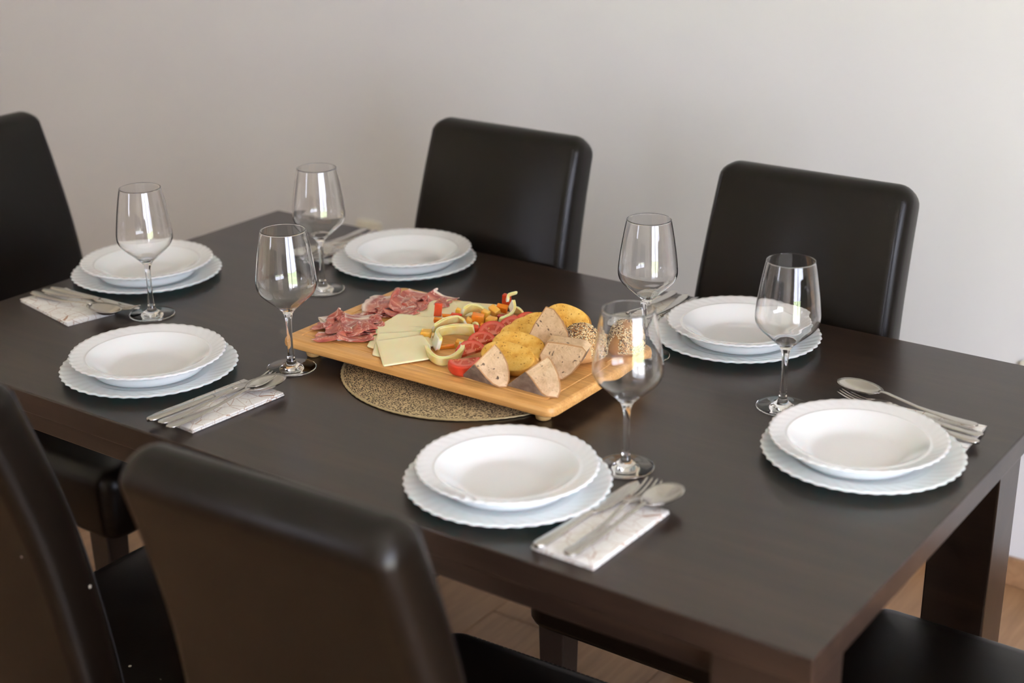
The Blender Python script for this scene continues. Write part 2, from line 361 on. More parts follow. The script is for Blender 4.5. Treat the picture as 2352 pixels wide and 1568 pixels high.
# ------------------------------------------------------------------ dining table
TW, TL = .9097, 1.6
tb = tag(empty('dining_table', (-TL/2, TW/2, 0)), 'long dark brown wooden dining table laid for six', 'table')
def tbox(name, x0, x1, y0, y1, z0, z1, bev=.002):
    return box(name, x0+TL/2, x1+TL/2, y0-TW/2, y1-TW/2, z0, z1, M['wenge'], tb, bev)
tbox('table_top', -TL, 0, 0, TW, T-.034, T, .0022)
tbox('apron', -TL+.10, -.10, .035, .057, T-.084, T-.034); tbox('apron', -TL+.10, -.10, TW-.057, TW-.035, T-.084, T-.034)
tbox('apron', -.057, -.035, .10, TW-.14, T-.084, T-.034); tbox('apron', -TL+.035, -TL+.057, .10, TW-.14, T-.084, T-.034)
for lx0, lx1, ly0, ly1 in ((-.122, -.012, .012, .112), (-.148, -.052, TW-.15, TW-.054), (-TL+.012, -TL+.122, .012, .112), (-TL+.052, -TL+.148, TW-.15, TW-.054)):
    tbox('table_leg', lx0, lx1, ly0, ly1, 0, T-.034, .003)

# ------------------------------------------------------------------ chairs (local: sitter faces +y)
CH, CT = .977, .066
YF = [(.36, -.188), (.47, -.190), (.60, -.203), (.75, -.228), (.86, -.258), (.94, -.284), (1.0, -.305)]     # front face of the back
WH = [(.36, .188), (.47, .188), (.60, .184), (.75, .1785), (.98, .170)]                         # half width
def back_geo():
    zs = [.345+i*(CH-.034-.345)/18 for i in range(19)]; rings = []
    def ring(yc, z, hw, ht, ny, nz, tl=Vector((0, 0, 1))):
        pts = []
        r = min(.021, ht*.95)
        for px, py in rrect(hw, ht, r, 4):
            bulge = .011*max(0, 1-(px/hw)**4)*(1 if py > ht*.7 else 0)*min(1, ht/.03)*min(1, max(0, (CH-.01-z)/.09))
            q = py+bulge
            pts.append((px, yc+q*ny, z+q*nz))
        return pts
    for z in zs:
        yf = smooth_interp(YF, z); dy = (smooth_interp(YF, z+.005)-smooth_interp(YF, z-.005))/.01
        n = Vector((0, 1, -dy)).normalized()
        rings.append(ring(yf-CT/2*n.y, z-CT/2*n.z, smooth_interp(WH, z), CT/2, n.y, n.z))
    z = zs[-1]; yf = smooth_interp(YF, z); dy = (smooth_interp(YF, z+.005)-smooth_interp(YF, z-.005))/.01
    n = Vector((0, 1, -dy)).normalized(); t = Vector((0, dy, 1)).normalized(); c = Vector((0, yf, z))-n*CT/2
    for k in range(1, 8):
        a = PI/2*k/7; r = .032; q = c+t*(r*math.sin(a)); s = r*(1-math.cos(a))
        rings.append(ring(q.y, q.z, smooth_interp(WH, z)-s, max(CT/2-s, .002), n.y, n.z))
    return rings_geo(rings)
def seat_geo():
    rings = []
    for z, ins, in ((.330, .012), (.334, .004), (.343, 0), (.425, 0), (.440, .003), (.450, .010), (.4555, .020), (.458, .034)):
        rings.append([(a, b+.0280, z) for a, b in rrect(.196-ins, .2260-ins, max(.035-ins*.6, .012), 6)])
    for k, z in ((.75, .4605), (.45, .4625), (.15, .463)):
        rings.append([(a*k, b*k+.0280, z) for a, b in rrect(.162, .192, .02, 6)])
    return rings_geo(rings)
def seam_path(side):
    pts = []
    for i in range(24):
        z = .47+i*(CH-.03-.47)/23
        pts.append((side*(smooth_interp(WH, z)-.0125), smooth_interp(YF, z)+.0002, z))
    return pts
ch_mesh = {}
def chair(loc, rz, label, lmat='leather'):
    o = tag(empty('dining_chair', loc, rz), label, 'chair', 'dark leather dining chairs')
    if lmat not in ch_mesh:
        d = {}
        d['seat'] = mesh('seat', *seat_geo(), M[lmat]); d['backrest'] = mesh('backrest', *back_geo(), M[lmat])
        for s in (-1, 1): d['seam%d' % s] = mesh('seam', *sweep(seam_path(s), .0030, .0030, 6, up=Vector((1, 0, 0))), M['thread'])
        g = []
        for i in range(40):
            for ds in (.0, .006):
                a = i/40*.29-.145
                g.append(box_geo(a, a+.0045, .2400-ds, .2412-ds, .4510+ds*.38, .4522+ds*.38))
        d['stitching'] = mesh('stitching', *merge(*g), M['thread'], False)
        for i, (sx, sy) in enumerate(((-1, 1), (1, 1), (-1, -1), (1, -1))):
            x, y = sx*.163, (.20 if sy > 0 else -.205); rings = []
            for z, h, dy in ((0, .018, -.03 if sy < 0 else 0), (.331, .024, 0)):
                rings.append([(x+a, y+dy+b, z) for a, b in rrect(h, h, .003, 2)])
            d['leg%d' % i] = mesh('leg', *rings_geo(rings), M['legwood'], False)
        ch_mesh[lmat] = d
    d = ch_mesh[lmat]
    st = link('seat', d['seat'], o); bk = link('backrest', d['backrest'], o)
    for s in (-1, 1): link('seam', d['seam%d' % s], bk)
    tag(link('stitching', d['stitching'], st), kind='stuff')
    for i in range(4): link('leg', d['leg%d' % i], o)
    return o
chair((-1.096, .705, 0), PI, 'dark leather chair behind the far plate on the ham side of the table')
chair((-.478, .705, 0), PI, 'dark leather chair on the far right with bright glint and stitched seam')
chair((-.440, -.012, 0), .045, 'dark leather chair seen from behind in the foreground, whole top of its back in view')
chair((-.998, -.010, 0), 0, 'scuffed dark leather chair cut off at the left edge of the foreground', 'worn')
chair((-1.66, .455, 0), -PI/2, 'dark leather chair at the far left end of the table')
chair((.075, .44, 0), PI/2, 'dark leather chair tucked under the right table end, only its seat showing')

# ------------------------------------------------------------------ plates
NS = 44
def plate_fn(R, rin, amp, zamp, tw=.10):
    def fn(r, a, z):
        k = max(0, min(1, (r-rin)/(R-rin))); ph = NS*(a+tw*(1-k)*1.6)
        s = math.cos(ph); rr = r*(1+amp*k*k*s); zz = z+zamp*math.sin(ph)*k*(1.15-.35*k)
        return (rr*math.cos(a), rr*math.sin(a), zz)
    return fn
def plate_mesh(name, prof_top, th, R, rin, foot_r, amp, zamp, mat='opal', under=None):
    top = prof_top; bot = list(under) if under else []
    for r, z in ([] if under else top[::-1][1:]):
        bot.append((r, max(z-th, 0.0 if r > foot_r+.002 or r < foot_r-.004 else 0.0)))
    prof = top + [(top[-1][0]+.0012, top[-1][1]-th*.5)] + bot
    v, f = lathe(prof, NS*8, plate_fn(R, rin, amp, zamp)); return mesh(name, v, f, M[mat])
dn = [(0, .0042), (.02, .0042), (.05, .0042), (.075, .0042), (.083, .0048), (.088, .0062), (.091, .0073), (.094, .0079), (.097, .0084), (.102, .0095), (.108, .0106), (.114, .0118), (.120, .0130), (.125, .0141), (.1290, .0150)]
sp_ = [(0, .0045), (.02, .0045), (.045, .0045), (.054, .0047), (.059, .0056), (.064, .0080), (.070, .0118), (.077, .0165), (.083, .0207), (.0865, .0232), (.0890, .0246), (.0900, .0252), (.0908, .0252), (.0925, .0246), (.0945, .0250), (.098, .0260), (.102, .0270), (.106, .0281), (.110, .0292), (.1135, .0302)]
me_d = plate_mesh('dinner_plate', dn, .0040, .1285, .092, .08, .0085, .00045, 'opal2'); me_s = plate_mesh('soup_plate', sp_, .0038, .1135, .093, .06, .0080, .00042, 'opal', [(.1100, .0258), (.1060, .0244), (.1010, .0228), (.0965, .0210), (.0925, .0186), (.0895, .0150), (.0870, .0106), (.0840, .0058), (.0800, .0024), (.0750, .0006), (.0700, 0), (0, 0)])
PLATES = [((-1.141, .154), 'near the left of the front edge'), ((-.477, .141), 'nearest the foreground chair'), ((-1.490, .462), 'at the left table end'),
          ((-1.157, .772), 'at the far side behind the ham'), ((-.482, .763), 'at the far side beside the bread'), ((-.149, .470), 'at the right table end')]
offs = [(-.002, .001), (-.002, .002), (.001, .001), (.007, .003), (.005, .003), (-.006, -.003)]
for i, ((x, y), where) in enumerate(PLATES):
    tag(link('dinner_plate', me_d, loc=(x, y, T+.0002), rot=(0, 0, i*.31)), 'flat scalloped white underplate '+where, 'plate', 'flat dinner plates')
    tag(link('soup_plate', me_s, loc=(x+offs[i][0], y+offs[i][1], T+.0047), rot=(0, 0, i*.53+.05)), 'deep scalloped white soup plate '+where, 'plate', 'deep soup plates')

# ------------------------------------------------------------------ wine glasses
foot_o = [(0, 0), (.034, 0), (.0368, .0007), (.0372, .0016), (.0364, .0024), (.030, .0031), (.020, .0042), (.013, .0058), (.009, .0085), (.0068, .0125)]
stem_o = [(.0068, .0125), (.0054, .018), (.0046, .028), (.0042, .045), (.0042, .062), (.0046, .074), (.0056, .082), (.0076, .088), (.0105, .0922)]
bowl_out = [(.0105, .0922), (.0160, .0975), (.0235, .1040), (.0310, .1105), (.0375, .1168), (.0418, .1225), (.0442, .1285), (.0449, .1350), (.0446, .142), (.0432, .155), (.0412, .170), (.0388, .185), (.0362, .200), (.0334, .2138)]
bowl_in = []
for i in range(len(bowl_out)-1, 0, -1):
    (ra, za), (rb, zb) = bowl_out[i-1], bowl_out[min(i+1, len(bowl_out)-1)]
    L_ = math.hypot(rb-ra, zb-za); t_ = .00095 if i > 6 else .0012
    bowl_in.append((bowl_out[i][0]-(zb-za)/L_*t_, bowl_out[i][1]+(rb-ra)/L_*t_))
bowl_o = bowl_out+[(.0334, .2146), (.0329, .2151), (.0324, .2149), (.0322, .2144)]+bowl_in[1:]+[(.0085, .0962), (.004, .0948), (0, .0945)]
def fine(prof, per=3):
    P = catmull([(a, b, 0) for a, b in prof], per); return [(max(p.x, 0), p.y) for p in P]
gm = {k: mesh(k, *lathe(pr, 72), M['glass']) for k, pr in (('foot', foot_o), ('stem', fine(stem_o)), ('bowl', fine(bowl_o)))}
# normals of the three shells must point out of the glass: check with a probe on each
for k, me in gm.items():
    b = bmesh.new(); b.from_mesh(me); b.normal_update(); b.faces.ensure_lookup_table()
    if k == 'foot': f = min(b.faces, key=lambda q: q.calc_center_median().z); flip = f.normal.z > 0
    elif k == 'stem': f = b.faces[len(b.faces)//2]; c = f.calc_center_median(); flip = f.normal.x*c.x+f.normal.y*c.y < 0
    else: f = max(b.faces, key=lambda q: math.hypot(*q.calc_center_median().xy)); c = f.calc_center_median(); flip = f.normal.x*c.x+f.normal.y*c.y < 0
    if flip: bmesh.ops.reverse_faces(b, faces=b.faces[:])
    b.to_mesh(me); b.free()
GL = [((-1.332, .330), 'in front of the plate at the left table end'), ((-.9775, .285), 'at the left corner of the wooden board, sharpest in focus'), ((-1.184, .584), 'at the far left, beside the plate behind the ham'),
      ((-.566, .628), 'behind the seeded rolls'), ((-.387, .275), 'closest to the camera, overlapping the rolls'), ((-.307, .564), 'beside the plate at the right table end')]
for (x, y), where in GL:
    o = tag(empty('wine_glass', (x, y, T+.0002)), 'empty clear stemmed wine glass '+where, 'wine glass', 'wine glasses on the table')
    for k in ('foot', 'stem', 'bowl'): link(k, gm[k], o)

# ------------------------------------------------------------------ napkins and cutlery (local: length along +y from the handle end)
def napkin_mesh(wd=.083, ln=.166, layers=4, th=.0011, pitch=.0016):
    cl = []
    for k in range(layers):
        z = .0007+k*pitch; xs = (0, wd) if k % 2 == 0 else (wd, 0); ins = .0004*k
        for i in range(9):
            t = i/8; cl.append((lerp(xs[0], xs[1], t)+(ins if xs[0] < xs[1] and t == 0 else 0), z))
        if k < layers-1:
            d = 1 if xs[1] > xs[0] else -1
            for i in range(1, 5):
                a = -PI/2+PI*i/5; cl.append((xs[1]+d*pitch/2*math.cos(a)*1.4, z+pitch/2+pitch/2*math.sin(a)))
    V, Fq = [], []; n = len(cl); ny = 12
    for side in (1, -1):
        for j in range(ny+1):
            y = ln*j/ny
            for i, (a, b) in enumerate(cl):
                p0 = cl[max(i-1, 0)]; p1 = cl[min(i+1, n-1)]; tx, tz = p1[0]-p0[0], p1[1]-p0[1]; L = math.hypot(tx, tz) or 1
                lift = .0009*noise.noise(Vector((a*30, y*22, 3)))*(b/.006)
                V.append((a-tz/L*th/2*side, y+.0008*math.sin(b*900), b+tx/L*th/2*side+lift+.0002))
    N = n*(ny+1)
    for s in (0, 1):
        for j in range(ny):
            for i in range(n-1):
                q = (s*N+j*n+i, s*N+j*n+i+1, s*N+(j+1)*n+i+1, s*N+(j+1)*n+i); Fq.append(q if s == 0 else q[::-1])
    for i in range(n-1):
        for j in (0, ny): q = (j*n+i, j*n+i+1, N+j*n+i+1, N+j*n+i); Fq.append(q)
    for j in range(ny):
        for i in (0, n-1): Fq.append((j*n+i, (j+1)*n+i, N+(j+1)*n+i, N+j*n+i))
    zmin = min(v[2] for v in V); V = [(a-wd/2, b, c-zmin) for a, b, c in V]
    return mesh('napkin', V, Fq, M['napkin'], True)
me_nap = napkin_mesh(); NAPT = .0072
def handle_geo(L, w0, w1, th, zf):
    ys = [0, .0015, .005, .012, .025, .045, .07, .09, L-.012, L-.004, L]; ys = [y for y in ys if y <= L]
    ww = [interp([(0, w0*.25), (.0015, w0*.55), (.005, w0*.85), (.012, w0), (.045, w0*.86), (.09, w1*1.05), (L, w1)], y) for y in ys]
    return sweep([(0, y, zf(y)) for y in ys], ww, th, 12)
def spoon_bowl(L, Wd, depth, y0, z0, th=.0014):
    V, Fq = [], []; nr, na = 8, 36
    for side in (0, 1):
        base = len(V); V.append((0, y0+L*.52, z0-depth-side*th))
        for i in range(1, nr+1):
            r = i/nr
            for j in range(na):
                a = 2*PI*j/na; c, s = math.cos(a), math.sin(a)
                yy = s*L/2*r; egg = 1-.22*(s*r)*-1 if False else 1+.10*(-s)*0
                xw = Wd/2*r*c*(1+.14*s)
                V.append((xw, y0+L*.52+yy*1.0, z0-depth*(1-r**2.2)-side*th*(1 if i < nr else .55)))
    N = len(V)//2
    for s in (0, 1):
        o = s*N
        for j in range(na):
            k = (j+1) % na; t = (o, o+1+j, o+1+k); Fq.append(t if s == 0 else t[::-1])
        for i in range(nr-1):
            for j in range(na):
                k = (j+1) % na; q = (o+1+i*na+j, o+1+(i+1)*na+j, o+1+(i+1)*na+k, o+1+i*na+k); Fq.append(q if s == 0 else q[::-1])
    for j in range(na):
        k = (j+1) % na; a = 1+(nr-1)*na; Fq.append((a+j, N+a+j, N+a+k, a+k))
    return V, Fq
zsp = lambda y: smooth_interp([(0, .0035), (.03, .0022), (.08, .0030), (.12, .0070), (.142, .0105), (.15, .0095)], y)
spoon_parts = (('handle', handle_geo(.150, .0175, .0062, .0026, zsp)), ('bowl', spoon_bowl(.071, .0415, .0100, .1430, .0102)))
zfk = lambda y: smooth_interp([(0, .0035), (.03, .0022), (.08, .0030), (.12, .0075), (.14, .0095), (.155, .0065), (.175, .0022), (.195, .0034), (.215, .0085)], y)
def fork_head():
    g = [sweep([(0, y, zfk(y)) for y in (.132, .140, .148, .156, .164, .170)], [.0062, .0085, .0150, .0215, .0240, .0245], .0018, 12)]
    for k in range(4):
        x = (k-1.5)*.0066; g.append(sweep([(x*(1 if i else .97), y, zfk(y)) for i, y in enumerate((.166, .178, .190, .202, .210, .215))], [.0044, .0040, .0037, .0033, .0028, .0012], .0018, 8))
    return merge(*g)
fork_parts = (('handle', handle_geo(.134, .0175, .0062, .0026, zfk)), ('fork_head', fork_head()))
def blade():
    rings = []
    for y, a, b in ((.105, -.0048, .0048), (.112, -.0056, .0070), (.122, -.0060, .0100), (.140, -.0064, .0118), (.165, -.0066, .0122), (.185, -.0066, .0114), (.197, -.0060, .0092), (.204, -.0048, .0060), (.208, -.0030, .0022), (.2095, -.0012, .0000)):
        c, h = (a+b)/2, (b-a)/2
        c, h = c*1.1, h*1.2
        rings.append([(c+h*math.cos(2*PI*j/12), y, .0030+.0009*math.sin(2*PI*j/12)) for j in range(12)])
    return rings_geo(rings)
knife_parts = (('handle', handle_geo(.112, .0180, .0110, .0056, lambda y: .0031)), ('blade', blade()))
cut = {}
for kind, parts in (('spoon', spoon_parts), ('fork', fork_parts), ('table_knife', knife_parts)):
    cut[kind] = [(nm, mesh(nm, v, f, M['steel'])) for nm, (v, f) in parts]
CATS = {'spoon': 'spoon', 'fork': 'fork', 'table_knife': 'knife'}
def lay(kind, a, b, z, label, dz=0.0):
    """lay a piece with its handle end at a, pointing to b"""
    d = Vector(b)-Vector(a)
    o = tag(empty(kind, (a[0], a[1], T+z), math.atan2(d.y, d.x)-PI/2), label, CATS[kind], CATS[kind]+' laid on the napkins')
    if dz: o.rotation_euler = (dz, 0, o.rotation_euler.z)
    for nm, me in cut[kind]: link(nm, me, o)
def nap(x, y, rz, where):
    tag(link('napkin', me_nap, loc=(x, y, T+.0002), rot=(0, 0, rz)), 'folded white paper napkin with brown line print '+where, 'napkin', 'folded paper napkins')
Z1 = NAPT+.0004
nap(-.966, .036, -.07, 'beside the front left plate')
lay('table_knife', (-.990, .014), (-.966, .226), Z1, 'steel table knife closest to the plate at the left of the front edge')
lay('fork', (-.962, .010), (-.953, .229), Z1+.004, 'steel fork between knife and spoon at the left of the front edge')
lay('spoon', (-.944, .008), (-.935, .226), Z1+.003, 'steel spoon lying partly over the fork at the left of the front edge')
nap(-.320, .026, -.01, 'beside the plate nearest the camera')
lay('table_knife', (-.352, .020), (-.341, .241), Z1, 'steel table knife touching the plate nearest the camera')
lay('fork', (-.306, .018), (-.320, .249), Z1+.004, 'steel fork with tines past the napkin, near the closest wine glass')
lay('spoon', (-.310, .018), (-.286, .226), Z1+.0045, 'steel spoon lying over the fork in the foreground')
nap(-1.556, .289, -PI/2+.015-.22, 'at the left table end')
lay('table_knife', (-1.558, .306), (-1.350, .318), Z1, 'steel table knife at the left table end, closest to the plate')
lay('fork', (-1.552, .285), (-1.348, .302), Z1+.004, 'steel fork at the left table end between knife and spoon')
lay('spoon', (-1.560, .268), (-1.350, .272), Z1+.003, 'steel spoon on the near side of the napkin at the left table end')
nap(-.046, .606, PI/2+.03, 'half hidden behind the right end plate')
lay('spoon', (-.050, .619), (-.262, .652), Z1+.0055, 'steel spoon sticking out behind the plate at the right table end')
lay('fork', (-.036, .600), (-.246, .628), Z1+.002, 'steel fork at the right table end, only tine tips showing past the plate')
lay('table_knife', (-.034, .580), (-.244, .606), Z1, 'steel table knife with its handle end past the right plate')
nap(-.640, .870, PI+.10, 'beside the far plate next to the bread')
lay('table_knife', (-.612, .880), (-.622, .672), Z1, 'steel table knife beside the far plate next to the bread, partly under its rim')
lay('fork', (-.632, .872), (-.608, .664), Z1+.004, 'steel fork behind the seeded rolls beside the far right plate')
lay('spoon', (-.658, .880), (-.664, .668), Z1+.003, 'steel spoon seen through the near wine glass beside the far right plate')
nap(-1.308, .864, PI-.04, 'beside the far plate behind the ham')
lay('table_knife', (-1.284, .872), (-1.290, .664), Z1, 'steel table knife beside the far plate behind the ham, half under its rim')
lay('fork', (-1.306, .872), (-1.286, .664), Z1+.004, 'steel fork beside the far plate behind the ham')
lay('spoon', (-1.334, .872), (-1.318, .662), Z1+.003, 'steel spoon farthest left beside the far plate behind the ham')

# ------------------------------------------------------------------ woven placemat and board
MC = Vector((-.752, .432)); MR = .190
mt = tag(empty('placemat', (MC.x, MC.y, T)), 'round woven golden placemat half under the wooden board', 'placemat')
v, f = lathe([(0, .0003), (MR, .0003), (MR+.0005, .0015), (MR, .0024), (.12, .0024), (.06, .0024), (0, .0024)], 128); obj('weave', v, f, M['mat'], mt)
rings = []
for i in range(256):
    a = 2*PI*i/256; rr = MR+.0012+.0006*math.sin(a*90)
    rings.append([((rr+.0022*math.cos(b))*math.cos(a), (rr+.0022*math.cos(b))*math.sin(a), .0019+.0016*math.sin(b)) for b in [2*PI*j/8 for j in range(8)]])
v, f = rings_geo(rings+[rings[0]], False, False); obj('braided_rim', v, f, M['matrim'], mt)
BX0, BX1, BY0, BY1 = -1.021, -.524, .3085, .600; BT = T+.034; BB = T+.0175
BCx, BCy, BHx, BHy = (BX0+BX1)/2, (BY0+BY1)/2, (BX1-BX0)/2, (BY1-BY0)/2
bd = tag(empty('serving_board', (BCx, BCy, T)), 'rectangular bamboo serving board on small feet carrying the cold platter', 'serving board')
rings = []
for ins, z in ((.010, .0175), (.004, .0182), (.0008, .0205), (0, .0245), (.0006, .0290), (.0022, .0322), (.005, .0338), (.0075, .0340), (.0076, .0340), (.0215, .0340), (.0216, .0340), (.0222, .0331), (.0262, .0331), (.0268, .0340), (.0269, .0340), (.06, .0340)):
    rings.append([(a, b, z) for a, b in rrect(BHx-ins, BHy-ins, max(.016-ins*.5, .002), 6)])
v, f = rings_geo(rings); bo_ = obj('board', v, f, M['bamboo'], bd); bo_.data.set_sharp_from_angle(angle=math.radians(32))
for sx in (-1, 1):
    for sy in (-1, 1):
        v, f = lathe([(0, 0), (.0085, 0), (.0108, .0014), (.0116, .0045), (.0118, .0178), (0, .0178)], 24)
        obj('foot', v, f, M['foot'], bd, loc=(sx*(BHx-.036), sy*(BHy-.034), .0002))

# ------------------------------------------------------------------ the platter
def slab(name, poly, zn, label, cat, group, mat, th=.0026, rc=.004, bow=0.0, parent=None):
    """a slice: rounded outline, plane given by zn(x, y), thin rounded edge"""
    c = Vector((sum(p[0] for p in poly)/len(poly), sum(p[1] for p in poly)/len(poly)))
    out = []; n = len(poly)
    for i in range(n):
        p0, p1, p2 = Vector(poly[i-1]), Vector(poly[i]), Vector(poly[(i+1) % n])
        a = p1+(p0-p1).normalized()*min(rc, (p0-p1).length*.45); b = p1+(p2-p1).normalized()*min(rc, (p2-p1).length*.45)
        for k in range(5):
            t = k/4; out.append((1-t)**2*a+2*t*(1-t)*p1+t*t*b)
    V = []; rings = []
    for k, dz in ((.25, 0), (.6, 0), (.90, 0), (.985, 0), (1.0, .0004), (1.006, th*.5), (1.0, th-.0005), (.985, th), (.9, th), (.6, th), (.25, th)):
        rings.append([(c.x+(p.x-c.x)*k, c.y+(p.y-c.y)*k, zn(c.x+(p.x-c.x)*k, c.y+(p.y-c.y)*k)+dz+bow*(1-min(k, 1)**2)) for p in out])
    v, f = rings_geo(rings)
    z0 = min(p[2] for p in v)
    o = obj(name, [(a-c.x, b-c.y, z-z0) for a, b, z in v], f, mat, parent, loc=(c.x, c.y, z0))
    return tag(o, label, cat, group)
def quad(cx, cy, lx, ly, rot, skew=0, taper=0):
    c, s = math.cos(rot), math.sin(rot); P = []
    for a, b in ((-1, -1), (1, -1), (1, 1), (-1, 1)):
        px = a*lx/2*(1-taper*b)+skew*b; py = b*ly/2; P.append((cx+px*c-py*s, cy+px*s+py*c))
    return P
# cheese fan: every slice rests its near edge low and its far edge on the next one
CHS = [([(-.805, .570), (-.828, .618-.012), (-.872, .590), (-.885, .545), (-.840, .535)], .0004, 'palest slice of cheese at the back of the fan, behind the pepper pieces'),
       ([(-.842, .572), (-.868, .590), (-.900, .575), (-.915, .520), (-.860, .505)], .0022, 'slice of cheese second from the back of the fan'),
       ([(-.858, .548), (-.897, .578), (-.918, .555), (-.922, .510), (-.912, .468), (-.845, .480)], .0044, 'broad slice of cheese with curved edge touching the rear ham'),
       ([(-.860, .492), (-.922, .472), (-.914, .405), (-.880, .372), (-.818, .428)], .0062, 'wide slice of cheese in the middle of the fan'),
       ([(-.852, .452), (-.914, .416), (-.880, .346), (-.838, .345), (-.806, .415)], .0052, 'slice of cheese third from the near end of the fan'),
       ([(-.840, .433), (-.894, .388), (-.852, .325), (-.830, .327), (-.795, .400)], .0072, 'slice of cheese just under the nearest one'),
       ([(-.828, .414), (-.874, .360), (-.810, .300), (-.768, .355), (-.792, .388)], .0092, 'topmost cheese slice at the near end of the fan, whole face showing')]
for k, (poly, zf, label) in enumerate(CHS):
    cx = sum(p[0] for p in poly)/len(poly); cy = sum(p[1] for p in poly)/len(poly)
    d = Vector((-.35, .94)) if k > 2 else Vector((-.7, .7))
    lo = min(p[0]*d.x+p[1]*d.y for p in poly); hi = max(p[0]*d.x+p[1]*d.y for p in poly)
    zlow = .0003 if k >= 4 else zf*.55
    slab('cheese_slice', poly, lambda a, b: BT+lerp(zlow, zf, ((a*d.x+b*d.y)-lo)/(hi-lo)), label, 'cheese', 'fanned cheese slices', M['cheese'])

def ham(cx, cy, rot, L, Wd, folds, z0, seed, label, curl=.5, lift=0.0):
    """a thin slice folded over itself: serpentine section along u, ragged width along v"""
    rnd = random.Random(seed); nu, nv = 56, 18
    segs = []; x = 0; d = 1; z = .0010
    pts = [Vector((0, 0, z))]
    for k, q in enumerate(folds):
        x2 = x+d*q*L; st = 7
        for i in range(1, st+1): pts.append(Vector((lerp(x, x2, i/st), 0, z+.0012*math.sin(PI*i/st)*(k+.5))))
        x = x2
        if k < len(folds)-1:
            h = .0034
            for i in range(1, 4): a = -PI/2+PI*i/4; pts.append(Vector((x+d*h*.9*math.cos(a), 0, z+h/2+h/2*math.sin(a))))
            z += h; d = -d
    path = catmull(pts, 3); tot = [0]
    for a, b in zip(path, path[1:]): tot.append(tot[-1]+(b-a).length)
    def at(s):
        s *= tot[-1]
        for i in range(len(tot)-1):
            if tot[i+1] >= s: t = (s-tot[i])/max(tot[i+1]-tot[i], 1e-9); return path[i].lerp(path[i+1], t)
        return path[-1]
    V = []; o1, o2 = rnd.uniform(0, 50), rnd.uniform(0, 50)
    for j in range(nv+1):
        v = j/nv
        for i in range(nu+1):
            u = i/nu; p = at(u)
            wd = Wd*(.62+.38*math.sin(PI*min(1, max(0, .08+u*.84))))*(1+.16*noise.noise(Vector((u*5, o1, 1))))
            y = (v-.5)*wd+.004*noise.noise(Vector((u*9, v*2, o2)))
            wob = noise.noise(Vector((p.x*22+o1, y*26, p.z*60)))
            e = abs(v-.5)*2
            zz = p.z*(1-.15*e)+.0042*(wob+.25)*min(1, p.z/.004+.25)+curl*.008*max(0, e-.62)*(1 if noise.noise(Vector((u*3, v*1.4, o1))) > -.1 else .15)*(p.z/.006+.25)
            zz += lift*math.exp(-((u-.55)/.22)**2)*math.exp(-((v-.5)/.33)**2)
            x = p.x+.010*noise.noise(Vector((v*3.1, o2, u*1.7)))*(.3+u)
            V.append((x, y, max(zz, .0006)))
    Fq = [(j*(nu+1)+i, j*(nu+1)+i+1, (j+1)*(nu+1)+i+1, (j+1)*(nu+1)+i) for j in range(nv) for i in range(nu)]
    V = [(a, b, c*.74) for a, b, c in V]
    mx = (min(p[0] for p in V)+max(p[0] for p in V))/2; V = [(a-mx, b, c) for a, b, c in V]
    me = mesh('ham_slice', V, Fq, M['ham'], True, False); uvl = me.uv_layers.new(name='UVMap')
    for lp in me.loops: i = lp.vertex_index; uvl.data[lp.index].uv = ((i % (nu+1))/nu*1.6+o1*.1, (i//(nu+1))/nv)
    o = link('ham_slice', me, loc=(cx, cy, BT+z0), rot=(0, 0, rot)); md = o.modifiers.new('thickness', 'SOLIDIFY'); md.thickness = .0007; md.offset = 1
    tag(o, label, 'ham', 'folded slices of cured ham')
def ruffle(cx, cy, rot, L, Wd, n, A, z0, seed, label, over=.75):
    """a thin slice laid down in soft rolling folds that lean over one another"""
    rnd = random.Random(seed); nu, nv = 72, 22; o1 = rnd.uniform(0, 40); ph0 = rnd.uniform(0, 6.3); V = []
    for j in range(nv+1):
        v = j/nv
        for i in range(nu+1):
            u = i/nu
            ph = 2*PI*n*u+ph0+2.2*noise.noise(Vector((v*1.5, o1, 2)))+1.0*noise.noise(Vector((u*2, v*2, o1)))
            am = A*(.55+.75*abs(noise.noise(Vector((u*2.3+o1, v*1.2, 7)))*1.6+.3))*(.35+.65*math.sin(PI*min(1, max(.06, .08+u*.86))))
            fan = .55+.45*math.sin(PI*min(1, max(0, .12+u*.78)))
            rag = 1+.12*noise.noise(Vector((u*6, o1, v*.5)))
            x = (u-.5)*L+over*am*math.cos(ph)+.004*noise.noise(Vector((v*3, u*2, o1+5)))
            y = (v-.5)*Wd*fan*rag+.006*math.sin(u*3+o1)
            e = abs(v-.5)*2
            z = .0008+am*(.5+.5*math.sin(ph))*(1-.30*e*e)+.0016*(noise.noise(Vector((x*60+o1, y*60, 3)))+.5)
            V.append((x, y, max(z, .0006)))
    Fq = [(j*(nu+1)+i, j*(nu+1)+i+1, (j+1)*(nu+1)+i+1, (j+1)*(nu+1)+i) for j in range(nv) for i in range(nu)]
    me = mesh('ham_slice', V, Fq, M['ham'], True, False); uvl = me.uv_layers.new(name='UVMap')
    for lp in me.loops: i = lp.vertex_index; uvl.data[lp.index].uv = ((i % (nu+1))/nu*1.6+o1*.1, (i//(nu+1))/nv)
    o = link('ham_slice', me, loc=(cx, cy, BT+z0), rot=(0, 0, rot)); md = o.modifiers.new('thickness', 'SOLIDIFY'); md.thickness = .0007; md.offset = 1
    tag(o, label, 'ham', 'folded slices of cured ham')
ham(-.956, .400, 2.45, .120, .085, (.85, .8), .0002, 3, 'wide ham slice flat at the bottom of the near ham pile')
ruffle(-.930, .356, .45, .090, .046, 1.6, .010, .0010, 11, 'rolled ham slice along the near edge of the near ham pile')
ruffle(-.975, .378, .25, .060, .050, 1.2, .009, .0012, 5, 'ham slice curling up at the left tip of the near ham pile')
